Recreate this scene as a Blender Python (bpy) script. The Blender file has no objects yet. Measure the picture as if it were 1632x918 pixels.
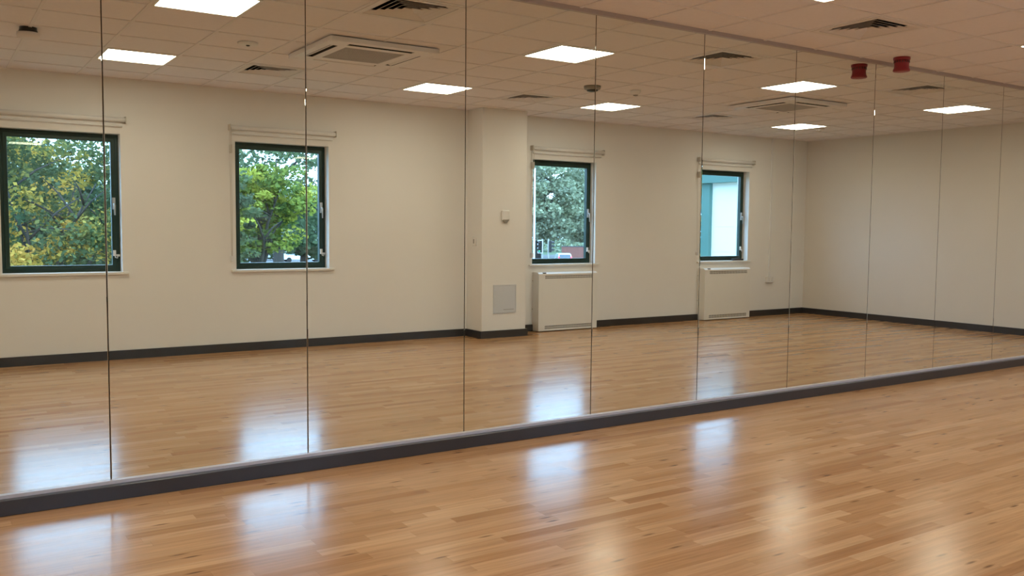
import bpy, math, random
from mathutils import Vector, Matrix
random.seed(11)
S = bpy.context.scene
COL = S.collection
PI = math.pi

# ------------------------------------------------------------------ materials
def rgb(*c): return (c[0], c[1], c[2], 1.0)

def mat(name, color, rough=0.5, metal=0.0, spec=0.5, noise=0.06, scale=6.0, bump=0.0, bscale=80.0, coat=0.0, emit=None, estr=0.0):
    m = bpy.data.materials.new(name); m.use_nodes = True
    nt = m.node_tree; N = nt.nodes; L = nt.links
    b = N['Principled BSDF']
    b.inputs['Roughness'].default_value = rough
    b.inputs['Metallic'].default_value = metal
    b.inputs['Specular IOR Level'].default_value = spec
    b.inputs['Coat Weight'].default_value = coat
    tc = N.new('ShaderNodeTexCoord')
    nz = N.new('ShaderNodeTexNoise'); nz.inputs['Scale'].default_value = scale; nz.inputs['Detail'].default_value = 3
    L.new(tc.outputs['Object'], nz.inputs['Vector'])
    mx = N.new('ShaderNodeMix'); mx.data_type = 'RGBA'
    mx.inputs[6].default_value = rgb(*[max(0, c*(1-noise)) for c in color])
    mx.inputs[7].default_value = rgb(*[min(1, c*(1+noise)) for c in color])
    L.new(nz.outputs['Fac'], mx.inputs[0]); L.new(mx.outputs[2], b.inputs['Base Color'])
    if bump:
        n2 = N.new('ShaderNodeTexNoise'); n2.inputs['Scale'].default_value = bscale; n2.inputs['Detail'].default_value = 2
        L.new(tc.outputs['Object'], n2.inputs['Vector'])
        bp = N.new('ShaderNodeBump'); bp.inputs['Strength'].default_value = bump; bp.inputs['Distance'].default_value = 0.002
        L.new(n2.outputs['Fac'], bp.inputs['Height']); L.new(bp.outputs['Normal'], b.inputs['Normal'])
    if emit:
        b.inputs['Emission Color'].default_value = rgb(*emit); b.inputs['Emission Strength'].default_value = estr
    return m

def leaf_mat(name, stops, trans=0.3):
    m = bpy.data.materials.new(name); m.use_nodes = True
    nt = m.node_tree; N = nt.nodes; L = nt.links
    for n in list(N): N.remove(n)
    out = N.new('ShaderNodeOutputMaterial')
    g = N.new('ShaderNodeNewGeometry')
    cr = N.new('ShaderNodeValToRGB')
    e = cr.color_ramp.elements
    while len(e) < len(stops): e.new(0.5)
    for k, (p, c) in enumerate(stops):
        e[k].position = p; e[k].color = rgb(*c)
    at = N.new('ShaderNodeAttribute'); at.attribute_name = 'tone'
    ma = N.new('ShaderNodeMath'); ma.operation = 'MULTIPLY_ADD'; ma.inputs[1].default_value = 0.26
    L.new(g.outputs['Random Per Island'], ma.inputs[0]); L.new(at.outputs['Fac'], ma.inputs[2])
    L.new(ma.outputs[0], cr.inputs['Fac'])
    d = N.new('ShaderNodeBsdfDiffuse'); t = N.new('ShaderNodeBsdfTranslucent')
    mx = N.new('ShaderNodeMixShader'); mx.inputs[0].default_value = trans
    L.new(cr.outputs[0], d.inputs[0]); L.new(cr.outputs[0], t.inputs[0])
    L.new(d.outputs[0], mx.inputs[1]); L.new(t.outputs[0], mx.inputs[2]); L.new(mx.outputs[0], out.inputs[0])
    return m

def glass_mat(name, tint=(0.93, 0.98, 0.97), boost=1.0):
    m = bpy.data.materials.new(name); m.use_nodes = True
    nt = m.node_tree; N = nt.nodes; L = nt.links
    for n in list(N): N.remove(n)
    out = N.new('ShaderNodeOutputMaterial')
    tr = N.new('ShaderNodeBsdfTransparent'); tr.inputs[0].default_value = rgb(*tint)
    gl = N.new('ShaderNodeBsdfGlossy'); gl.inputs['Roughness'].default_value = 0.0
    # Schlick reflectance of a double-glazed pane, the same from both sides
    ge = N.new('ShaderNodeNewGeometry'); dt = N.new('ShaderNodeVectorMath'); dt.operation = 'DOT_PRODUCT'
    L.new(ge.outputs['Incoming'], dt.inputs[0]); L.new(ge.outputs['Normal'], dt.inputs[1])
    def mm(op, a, b=None):
        n = N.new('ShaderNodeMath'); n.operation = op
        for i, v in enumerate((a, b)):
            if v is None: continue
            if isinstance(v, (int, float)): n.inputs[i].default_value = v
            else: L.new(v, n.inputs[i])
        return n
    ab = mm('ABSOLUTE', dt.outputs['Value']); om = mm('SUBTRACT', 1.0, ab.outputs[0]); pw = mm('POWER', om.outputs[0], 5.0)
    ma = mm('ADD', mm('MULTIPLY', pw.outputs[0], 0.9*boost).outputs[0], 0.07*boost)
    mx = N.new('ShaderNodeMixShader')
    L.new(ma.outputs[0], mx.inputs[0]); L.new(tr.outputs[0], mx.inputs[1]); L.new(gl.outputs[0], mx.inputs[2])
    L.new(mx.outputs[0], out.inputs[0])
    return m

def emis(name, color, strength):
    m = bpy.data.materials.new(name); m.use_nodes = True
    nt = m.node_tree; N = nt.nodes
    for n in list(N): N.remove(n)
    out = N.new('ShaderNodeOutputMaterial'); e = N.new('ShaderNodeEmission')
    e.inputs[0].default_value = rgb(*color); e.inputs[1].default_value = strength
    nt.links.new(e.outputs[0], out.inputs[0])
    return m

def floor_mat():
    m = bpy.data.materials.new('beech_strip_floor'); m.use_nodes = True
    nt = m.node_tree; N = nt.nodes; L = nt.links
    b = N['Principled BSDF']
    def math_(op, a, c=None, d=None):
        n = N.new('ShaderNodeMath'); n.operation = op
        for i, v in enumerate((a, c, d)):
            if v is None: continue
            if isinstance(v, (int, float)): n.inputs[i].default_value = v
            else: L.new(v, n.inputs[i])
        return n.outputs[0]
    tc = N.new('ShaderNodeTexCoord'); sp = N.new('ShaderNodeSeparateXYZ'); L.new(tc.outputs['Object'], sp.inputs[0])
    x, y = sp.outputs[0], sp.outputs[1]
    W, LEN = 0.070, 0.62
    ys = math_('DIVIDE', y, W); row = math_('FLOOR', ys); fy = math_('FRACT', ys)
    w1 = N.new('ShaderNodeTexWhiteNoise'); w1.noise_dimensions = '1D'; L.new(row, w1.inputs['W'])
    xs = math_('ADD', math_('DIVIDE', x, LEN), math_('MULTIPLY', w1.outputs['Value'], 7.3))
    # uneven board lengths: warp the running coordinate
    warp = math_('MULTIPLY', math_('SINE', math_('MULTIPLY', xs, 2.1)), 0.28)
    xs = math_('ADD', xs, warp)
    cell = math_('FLOOR', xs); fx = math_('FRACT', xs)
    cv = N.new('ShaderNodeCombineXYZ'); L.new(row, cv.inputs[0]); L.new(cell, cv.inputs[1])
    w2 = N.new('ShaderNodeTexWhiteNoise'); w2.noise_dimensions = '2D'; L.new(cv.outputs[0], w2.inputs['Vector'])
    ramp = N.new('ShaderNodeValToRGB'); e = ramp.color_ramp.elements
    cols = [(0.0, (0.420, 0.208, 0.088)), (0.10, (0.480, 0.255, 0.114)), (0.5, (0.540, 0.302, 0.142)), (0.88, (0.580, 0.336, 0.164)), (1.0, (0.630, 0.385, 0.200))]
    while len(e) < len(cols): e.new(0.5)
    for k, (p, c) in enumerate(cols): e[k].position = p; e[k].color = rgb(*c)
    L.new(w2.outputs['Value'], ramp.inputs['Fac'])
    # grain, shifted for every board
    mp = N.new('ShaderNodeMapping'); mp.inputs['Scale'].default_value = (1.1, 22, 1)
    va = N.new('ShaderNodeVectorMath'); va.operation = 'ADD'
    cs = N.new('ShaderNodeVectorMath'); cs.operation = 'SCALE'; cs.inputs['Scale'].default_value = 9.0
    L.new(w2.outputs['Color'], cs.inputs[0]); L.new(tc.outputs['Object'], mp.inputs['Vector'])
    L.new(mp.outputs[0], va.inputs[0]); L.new(cs.outputs[0], va.inputs[1])
    gn = N.new('ShaderNodeTexNoise'); gn.inputs['Scale'].default_value = 2.2; gn.inputs['Detail'].default_value = 5; gn.inputs['Roughness'].default_value = 0.6
    L.new(va.outputs[0], gn.inputs['Vector'])
    gf = N.new('ShaderNodeMapRange'); gf.inputs[1].default_value = 0.3; gf.inputs[2].default_value = 0.72; gf.inputs[3].default_value = 0.78; gf.inputs[4].default_value = 1.10
    L.new(gn.outputs['Fac'], gf.inputs[0])
    c1 = N.new('ShaderNodeVectorMath'); c1.operation = 'SCALE'; L.new(ramp.outputs[0], c1.inputs[0]); L.new(gf.outputs[0], c1.inputs['Scale'])
    # dark knots and flecks along the grain
    mk = N.new('ShaderNodeMapping'); mk.inputs['Scale'].default_value = (2.6, 13, 1); L.new(tc.outputs['Object'], mk.inputs['Vector'])
    vk = N.new('ShaderNodeTexVoronoi'); vk.voronoi_dimensions = '2D'; vk.inputs['Scale'].default_value = 1.25; vk.inputs['Randomness'].default_value = 1.0; L.new(mk.outputs[0], vk.inputs['Vector'])
    kr = N.new('ShaderNodeMapRange'); kr.inputs[1].default_value = 0.05; kr.inputs[2].default_value = 0.17; kr.inputs[3].default_value = 1.0; kr.inputs[4].default_value = 0.0
    L.new(vk.outputs['Distance'], kr.inputs[0])
    ksel = N.new('ShaderNodeSeparateColor'); L.new(vk.outputs['Color'], ksel.inputs[0])
    pick = math_('GREATER_THAN', ksel.outputs[0], 0.74)
    kf = math_('MULTIPLY', math_('MULTIPLY', kr.outputs[0], pick), math_('MULTIPLY', ksel.outputs[1], 0.95))
    c2 = N.new('ShaderNodeMix'); c2.data_type = 'RGBA'; L.new(kf, c2.inputs[0]); L.new(c1.outputs[0], c2.inputs[6]); c2.inputs[7].default_value = rgb(0.12, 0.055, 0.025)
    # fine joints
    def edge(f, w): return math_('GREATER_THAN', math_('ABSOLUTE', math_('SUBTRACT', f, 0.5)), 0.5 - w)
    jn = math_('MULTIPLY', math_('MAXIMUM', edge(fy, 0.010), edge(fx, 0.0014)), 0.30)
    c3 = N.new('ShaderNodeMix'); c3.data_type = 'RGBA'; L.new(jn, c3.inputs[0]); L.new(c2.outputs[2], c3.inputs[6]); c3.inputs[7].default_value = rgb(0.20, 0.10, 0.05)
    L.new(c3.outputs[2], b.inputs['Base Color'])
    # sheen: polyurethane lacquer with wear
    rn = N.new('ShaderNodeTexNoise'); rn.inputs['Scale'].default_value = 1.6; rn.inputs['Detail'].default_value = 4; L.new(tc.outputs['Object'], rn.inputs['Vector'])
    rr = N.new('ShaderNodeMapRange'); rr.inputs[3].default_value = 0.15; rr.inputs[4].default_value = 0.23; L.new(rn.outputs['Fac'], rr.inputs[0])
    ra = math_('ADD', rr.outputs[0], math_('MULTIPLY', math_('SUBTRACT', w2.outputs['Value'], 0.5), 0.05))
    L.new(ra, b.inputs['Roughness'])
    b.inputs['Specular IOR Level'].default_value = 0.28
    bp = N.new('ShaderNodeBump'); bp.inputs['Strength'].default_value = 0.02; bp.inputs['Distance'].default_value = 0.002
    L.new(gn.outputs['Fac'], bp.inputs['Height']); L.new(bp.outputs['Normal'], b.inputs['Normal'])
    return m

M = {}
M['wall'] = mat('cream_emulsion', (0.80, 0.78, 0.755), 0.75, noise=0.025, scale=1.6, bump=0.08, bscale=160, spec=0.25)
M['wall_plain'] = mat('cream_emulsion_dimmed', (0.71, 0.665, 0.61), 0.75, noise=0.03, scale=1.2, bump=0.08, bscale=160, spec=0.25)  # darker copy of the wall paint: the right wall's dimmer light, put into colour
M['ceiling'] = mat('mineral_tile', (0.83, 0.785, 0.80), 0.9, noise=0.035, scale=24, bump=0.15, bscale=220, spec=0.2)
M['tbar'] = mat('ceiling_grid_paint', (0.79, 0.74, 0.74), 0.6, noise=0.02)
M['base'] = mat('charcoal_skirting', (0.036, 0.034, 0.036), 0.28, noise=0.1, scale=9, spec=0.5)
M['basecap'] = mat('satin_aluminium', (0.60, 0.56, 0.57), 0.4, metal=0.25, noise=0.05)
M['floor'] = floor_mat()
M['mirror'] = mat('silvered_mirror', (0.865, 0.90, 0.84), 0.0, metal=1.0, noise=0.004, scale=1.0)
M['mirror_edge'] = mat('mirror_cut_edge', (0.30, 0.27, 0.22), 0.15, metal=0.8, noise=0.1)
M['backing'] = mat('mirror_backing_board', (0.05, 0.04, 0.032), 0.8)
M['green'] = mat('dark_green_powdercoat', (0.006, 0.030, 0.020), 0.38, noise=0.1, scale=14)
M['sill'] = mat('white_sill_gloss', (0.78, 0.76, 0.72), 0.35, noise=0.02)
M['glass'] = glass_mat('window_glass')
M['white_metal'] = mat('white_powdercoat', (0.80, 0.79, 0.77), 0.42, noise=0.02)
M['heater'] = mat('warm_white_enamel', (0.78, 0.76, 0.72), 0.40, noise=0.015)
M['grille_back'] = mat('heater_grille_shadow', (0.05, 0.045, 0.038), 0.7)
M['plastic'] = mat('white_plastic', (0.76, 0.75, 0.74), 0.4, noise=0.02)
M['grey_plastic'] = mat('grey_plastic', (0.30, 0.29, 0.27), 0.45, noise=0.05)
M['lens'] = mat('dark_lens', (0.03, 0.028, 0.026), 0.3)
M['handle'] = mat('grey_handle', (0.52, 0.53, 0.53), 0.35, metal=0.3, noise=0.04)
M['blind'] = mat('cream_blind_cloth', (0.79, 0.775, 0.76), 0.8, noise=0.03, scale=40)
M['chain'] = mat('beaded_chain', (0.62, 0.57, 0.50), 0.45)
M['dark'] = mat('dark_void', (0.040, 0.034, 0.028), 0.9)
M['vent'] = mat('vent_enamel', (0.76, 0.71, 0.70), 0.5, noise=0.02)
M['ac'] = mat('air_conditioner_plastic', (0.80, 0.755, 0.75), 0.45, noise=0.02)
M['acgrille'] = mat('air_conditioner_grille', (0.50, 0.46, 0.43), 0.55, noise=0.08, scale=60)
M['panel'] = mat('grey_access_panel', (0.60, 0.62, 0.66), 0.45, noise=0.02)
M['red'] = mat('red_sounder_plastic', (0.26, 0.012, 0.022), 0.4, noise=0.06)
M['black'] = mat('black_plastic', (0.012, 0.012, 0.013), 0.35)
M['lightframe'] = mat('light_frame', (0.82, 0.80, 0.76), 0.4)
M['led'] = emis('led_diffuser', (1.0, 0.915, 0.75), 17.5)
M['trim'] = mat('mirror_top_trim', (0.45, 0.39, 0.38), 0.45, metal=0.2)

# ------------------------------------------------------------------ mesh builder
class MB:
    def __init__(s): s.v = []; s.f = []; s.mi = []; s.cur = 0; s.smooth = []
    def quad(s, *p, sm=False):
        k = len(s.v); s.v += [tuple(q) for q in p]; s.f.append(tuple(range(k, k+len(p)))); s.mi.append(s.cur); s.smooth.append(sm)
    def box(s, x0, x1, y0, y1, z0, z1):
        k = len(s.v)
        s.v += [(x0,y0,z0),(x1,y0,z0),(x1,y1,z0),(x0,y1,z0),(x0,y0,z1),(x1,y0,z1),(x1,y1,z1),(x0,y1,z1)]
        for f in ((0,3,2,1),(4,5,6,7),(0,1,5,4),(1,2,6,5),(2,3,7,6),(3,0,4,7)):
            s.f.append(tuple(k+i for i in f)); s.mi.append(s.cur); s.smooth.append(False)
        return s
    def obox(s, c, ax, ay, az, hx, hy, hz):
        c = Vector(c); ax, ay, az = Vector(ax).normalized()*hx, Vector(ay).normalized()*hy, Vector(az).normalized()*hz
        k = len(s.v)
        for sz in (-1, 1):
            for sx, sy in ((-1,-1),(1,-1),(1,1),(-1,1)): s.v.append(tuple(c+ax*sx+ay*sy+az*sz))
        for f in ((0,3,2,1),(4,5,6,7),(0,1,5,4),(1,2,6,5),(2,3,7,6),(3,0,4,7)):
            s.f.append(tuple(k+i for i in f)); s.mi.append(s.cur); s.smooth.append(False)
        return s
    def tube(s, pts, rads, seg=10, cap=True):
        pts = [Vector(p) for p in pts]
        if isinstance(rads, (int, float)): rads = [rads]*len(pts)
        rings = []
        prev = None
        for i, p in enumerate(pts):
            a = pts[max(0, i-1)]; b = pts[min(len(pts)-1, i+1)]
            t = (b-a).normalized()
            if prev is None:
                u = Vector((0,0,1)) if abs(t.z) < 0.9 else Vector((1,0,0))
            else: u = prev
            u = (u - t*u.dot(t)).normalized(); w = t.cross(u); prev = u
            k = len(s.v); rings.append(k)
            for j in range(seg):
                an = 2*PI*j/seg; s.v.append(tuple(p + (u*math.cos(an)+w*math.sin(an))*rads[i]))
        for a, b in zip(rings, rings[1:]):
            for j in range(seg):
                s.f.append((a+j, a+(j+1)%seg, b+(j+1)%seg, b+j)); s.mi.append(s.cur); s.smooth.append(True)
        if cap:
            s.f.append(tuple(rings[0]+j for j in reversed(range(seg)))); s.mi.append(s.cur); s.smooth.append(False)
            s.f.append(tuple(rings[-1]+j for j in range(seg))); s.mi.append(s.cur); s.smooth.append(False)
        return s
    def lathe(s, prof, c=(0,0,0), seg=28):
        # profile of (radius, z) about the z axis
        rings = []
        for r, z in prof:
            k = len(s.v); rings.append(k)
            for j in range(seg):
                an = 2*PI*j/seg; s.v.append((c[0]+r*math.cos(an), c[1]+r*math.sin(an), c[2]+z))
        for a, b in zip(rings, rings[1:]):
            for j in range(seg):
                s.f.append((a+j, a+(j+1)%seg, b+(j+1)%seg, b+j)); s.mi.append(s.cur); s.smooth.append(True)
        s.f.append(tuple(rings[0]+j for j in reversed(range(seg)))); s.mi.append(s.cur); s.smooth.append(False)
        s.f.append(tuple(rings[-1]+j for j in range(seg))); s.mi.append(s.cur); s.smooth.append(False)
        return s
    def gridslab(s, us, ws, holes, t0, t1, plane):
        # a slab over the cells us x ws, leaving out cells whose middle lies in a hole; plane maps (u, w, t) to a point
        us = sorted(set(us)); ws = sorted(set(ws)); nu, nw = len(us)-1, len(ws)-1
        def solid(i, j):
            if i < 0 or j < 0 or i >= nu or j >= nw: return False
            a, b = (us[i]+us[i+1])/2, (ws[j]+ws[j+1])/2
            return not any(h[0] < a < h[1] and h[2] < b < h[3] for h in holes)
        for i in range(nu):
            for j in range(nw):
                if not solid(i, j): continue
                u0, u1, w0, w1 = us[i], us[i+1], ws[j], ws[j+1]
                P = plane
                s.quad(P(u0,w0,t0), P(u0,w1,t0), P(u1,w1,t0), P(u1,w0,t0))
                s.quad(P(u0,w0,t1), P(u1,w0,t1), P(u1,w1,t1), P(u0,w1,t1))
                if not solid(i-1, j): s.quad(P(u0,w0,t0), P(u0,w0,t1), P(u0,w1,t1), P(u0,w1,t0))
                if not solid(i+1, j): s.quad(P(u1,w0,t0), P(u1,w1,t0), P(u1,w1,t1), P(u1,w0,t1))
                if not solid(i, j-1): s.quad(P(u0,w0,t0), P(u1,w0,t0), P(u1,w0,t1), P(u0,w0,t1))
                if not solid(i, j+1): s.quad(P(u0,w1,t0), P(u0,w1,t1), P(u1,w1,t1), P(u1,w1,t0))
        return s
    def build(s, name, mats, parent=None, bevel=0.0, weld=True):
        me = bpy.data.meshes.new(name); me.from_pydata(s.v, [], s.f); 
        for m in (mats if isinstance(mats, (list, tuple)) else [mats]): me.materials.append(m)
        me.polygons.foreach_set('material_index', s.mi); me.polygons.foreach_set('use_smooth', s.smooth)
        me.update()
        if weld or bevel:
            import bmesh
            bm = bmesh.new(); bm.from_mesh(me)
            bmesh.ops.remove_doubles(bm, verts=bm.verts, dist=1e-5)
            bmesh.ops.recalc_face_normals(bm, faces=bm.faces)
            bm.to_mesh(me); bm.free()
        o = bpy.data.objects.new(name, me); COL.objects.link(o)
        if parent: o.parent = parent
        if bevel:
            b = o.modifiers.new('bevel', 'BEVEL'); b.width = bevel; b.segments = 2; b.limit_method = 'ANGLE'
        return o

def tag(o, label=None, cat=None, group=None, kind=None):
    if label: o['label'] = label
    if cat: o['category'] = cat
    if group: o['group'] = group
    if kind: o['kind'] = kind
    return o
def empty(name, loc=(0,0,0), rz=0.0):
    o = bpy.data.objects.new(name, None); o.location = loc; o.rotation_euler = (0,0,rz); o.empty_display_size = 0.1
    COL.objects.link(o); return o
def thing(name, label, cat, loc=(0,0,0), rz=0.0, group=None):
    return tag(empty(name, loc, rz), label, cat, group)
def dup(root, loc, label, rz=None):
    r = root.copy(); COL.objects.link(r); r.location = loc; r['label'] = label
    if rz is not None: r.rotation_euler = (0,0,rz)
    for ch in list(root.children):
        c = ch.copy(); COL.objects.link(c); c.parent = r
        for g in ch.children:
            d = g.copy(); COL.objects.link(d); d.parent = c
    return r

# ------------------------------------------------------------------ room dimensions (metres)
H = 2.857                     # ceiling height
YW = -5.002                   # inner face of the window wall; the mirror stands at y = 0
XL, XR = -3.05, 12.334        # left and right walls
WT = 0.25                     # window wall thickness
WIN = [(0.615, 1.690), (2.852, 3.925), (6.790, 7.862), (9.900, 10.962)]
WZ0, WZ1 = 0.90, 2.303
PX0, PX1, PD = 5.783, 6.444, 0.365

# floor
MB().box(XL-0.3, XR+0.3, YW-WT, 0.3, -0.08, 0.0).build('floor', M['floor'])['kind'] = 'structure'
# walls
mb = MB()
us = [XL-0.3, XR+0.3] + [u for w in WIN for u in w]; ws = [-0.08, WZ0, WZ1, H+0.25]
mb.gridslab(us, ws, [(a, b, WZ0, WZ1) for a, b in WIN], YW-WT, YW, lambda u, w, t: (u, t, w))
mb.build('wall_window', M['wall'])['kind'] = 'structure'
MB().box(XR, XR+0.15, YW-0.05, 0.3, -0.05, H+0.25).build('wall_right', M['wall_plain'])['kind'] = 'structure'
MB().box(XL-0.15, XL, YW-0.05, 0.3, -0.05, H+0.25).build('wall_left', M['wall'])['kind'] = 'structure'
MB().box(XL, XR, 0.012, 0.16, -0.05, H+0.25).build('wall_mirror', [M['backing']])['kind'] = 'structure'
MB().box(PX0, PX1, YW-0.02, YW+PD, 0.0, H+0.02).build('wall_pillar', M['wall'], bevel=0.004)['kind'] = 'structure'

# ------------------------------------------------------------------ ceiling with its grid
XB = [-2.8924+0.6*k for k in range(16)] + [6.700, 7.262, 7.845, 8.425, 8.995, 9.565, 10.140, 10.735, 11.320, 11.905]
YB = [0.42, 1.02, 1.61, 2.195, 2.775, 3.350, 3.940, 4.530]
xs = [XL] + XB + [XR]; ys = [0.012] + [-y for y in YB] + [YW]
def cell(x, y):
    i = max(k for k in range(len(XB)) if XB[k] <= x); yy = [0.0]+YB+[5.0]
    j = max(k for k in range(len(yy)) if yy[k] <= y)
    return XB[i], XB[i+1], -yy[j+1], -yy[j]
VENTS = [(2.8, 0.7), (2.8, 3.65), (5.8, 0.7), (5.8, 3.65), (8.7, 0.7), (8.7, 3.65)]
LIGHTS = [(1.6, 1.3), (4.6, 1.3), (7.55, 1.3), (10.4, 1.3), (1.6, 3.65), (4.6, 3.65), (7.0, 3.65), (10.4, 3.65), (-1.4, 1.3), (-1.4, 3.65)]  # the last two panels are unseen, added for the room lighting
ACS = [(3.13, -2.235), (8.50, -2.255)]
holes = []
for p in VENTS + LIGHTS:
    holes.append(cell(*p))
mb = MB().gridslab(xs, ys, holes, H+0.006, H+0.02, lambda u, w, t: (u, w, t))
ceil = mb.build('ceiling', M['ceiling']); ceil['kind'] = 'structure'
mb = MB(); bw = 0.012
for x in XB: mb.box(x-bw, x+bw, YW+0.002, -0.014, H, H+0.03)
for y in YB: mb.box(XL+0.002, XR-0.002, -y-bw, -y+bw, H+0.0006, H+0.0295)
mb.box(XL, XR, YW, YW+0.018, H-0.001, H+0.03); mb.box(XR-0.018, XR, YW, -0.014, H-0.001, H+0.03); mb.box(XL, XL+0.018, YW, -0.014, H-0.001, H+0.03)
o = mb.build('ceiling_grid', M['tbar']); o.parent = ceil
MB().box(XL-0.3, XR+0.3, YW-WT, 0.3, H+0.25, H+0.40).build('ceiling_slab', M['wall'])['kind'] = 'structure'

# ------------------------------------------------------------------ ceiling light panels
def make_light(cx0, cx1, cy0, cy1, label):
    w, d = (cx1-cx0)/2-bw-0.001, (cy1-cy0)/2-bw-0.001
    t = thing('ceiling_light', label, 'ceiling light', ((cx0+cx1)/2, (cy0+cy1)/2, H), 0, 'square ceiling light panels')
    f = MB(); r = 0.014
    f.box(-w, w, -d, -d+r, -0.004, 0.05); f.box(-w, w, d-r, d, -0.004, 0.05)
    f.box(-w, -w+r, -d+r, d-r, -0.004, 0.05); f.box(w-r, w, -d+r, d-r, -0.004, 0.05)
    f.box(-w, w, -d, d, 0.05, 0.055)
    f.build('frame', M['lightframe'], t)
    q = MB(); rr = 0.028; a, c = w-r, d-r; pts = []
    for sx, sy, st in ((1,1,0),(-1,1,90),(-1,-1,180),(1,-1,270)):
        for k in range(5):
            an = math.radians(st+90*k/4); pts.append((sx*(a-rr)+rr*math.cos(an), sy*(c-rr)+rr*math.sin(an), 0.0))
    q.quad(*reversed(pts)); dobj = q.build('diffuser', M['led'], t, weld=False)
    # white corner fillets behind the rounded diffuser
    g = MB(); g.box(-a, a, -c, c, 0.004, 0.006); g.build('diffuser_rim', M['lightframe'], t)
    return t
LL = ['large glowing ceiling light cut by the top edge of the picture, left of centre',
      'large glowing ceiling light just above the round grey smoke detector',
      'glowing ceiling light left of the red sounder, just above the right-hand air conditioner',
      'glowing ceiling light furthest right, in front of the bare right-hand wall',
      'glowing ceiling light above the leftmost window, touching the first mirror joint',
      'glowing ceiling light above the bare wall, just left of the wall pillar',
      'glowing ceiling light just below the round grey smoke detector, beside the pillar window',
      'small glowing ceiling light just below the right-hand air conditioner, nearest the window wall',
      'added square ceiling light, unseen beyond the left edge, on the mirror side', 'added square ceiling light, unseen beyond the left edge, on the window side']
for p, lab in zip(LIGHTS, LL): make_light(*cell(*p), lab)

# ------------------------------------------------------------------ four-way air diffusers
def make_vent(cx0, cx1, cy0, cy1, label):
    w, d = (cx1-cx0)/2-bw-0.001, (cy1-cy0)/2-bw-0.001
    t = thing('air_vent', label, 'air vent', ((cx0+cx1)/2, (cy0+cy1)/2, H), 0, 'square louvred air vents in the ceiling')
    f = MB(); r = 0.042
    f.gridslab([-w, -w+r, w-r, w], [-d, -d+r, d-r, d], [(-w+r, w-r, -d+r, d-r)], -0.003, 0.006, lambda u, v, z: (u, v, z))
    f.build('frame', M['vent'], t)
    b = MB(); b.quad((-w,-d,0.115),(w,-d,0.115),(w,d,0.115),(-w,d,0.115))
    b.quad((-w,-d,0.006),(-w,-d,0.115),(w,-d,0.115),(w,-d,0.006)); b.quad((-w,d,0.006),(w,d,0.006),(w,d,0.115),(-w,d,0.115))
    b.quad((-w,-d,0.006),(-w,d,0.006),(-w,d,0.115),(-w,-d,0.115)); b.quad((w,-d,0.006),(w,-d,0.115),(w,d,0.115),(w,d,0.006))
    b.build('duct_box', M['dark'], t)
    n = 5; pitch = (min(w, d)-r-0.03)/n
    for k in range(n):
        o = k*pitch; a, c = w-r-o-0.004, d-r-o-0.004
        # blade flares outward towards the room
        ins, up = 0.040, 0.021; th = 0.002; z0 = -0.001
        m = MB()
        P = lambda A, B, z: [(-A,-B,z),(A,-B,z),(A,B,z),(-A,B,z)]
        lo, hi = P(a, c, z0), P(a-ins, c-ins, z0+up)
        lo2, hi2 = P(a-th*1.5, c-th*1.5, z0-0.0), P(a-ins-th*1.5, c-ins-th*1.5, z0+up)
        for i in range(4):
            j = (i+1) % 4
            m.quad(lo[i], lo[j], hi[j], hi[i]); m.quad(lo2[i], hi2[i], hi2[j], lo2[j]); m.quad(lo[i], lo2[i], lo2[j], lo[j]); m.quad(hi[i], hi[j], hi2[j], hi2[i])
        m.build('louvre', M['vent'], t)
    return t
VL = ['louvred ceiling vent cut by the top edge, just above the left-hand air conditioner',
      'louvred ceiling vent above the second window from left, left of the air conditioner',
      'large louvred ceiling vent just in front of the mirror, left of the red sounder',
      'louvred ceiling vent by the window wall, above the wall pillar',
      'louvred ceiling vent right of the red sounder, above the furthest right ceiling light',
      'thin dark louvred ceiling vent directly above the rightmost window']
for p, lab in zip(VENTS, VL): make_vent(*cell(*p), lab)

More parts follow.
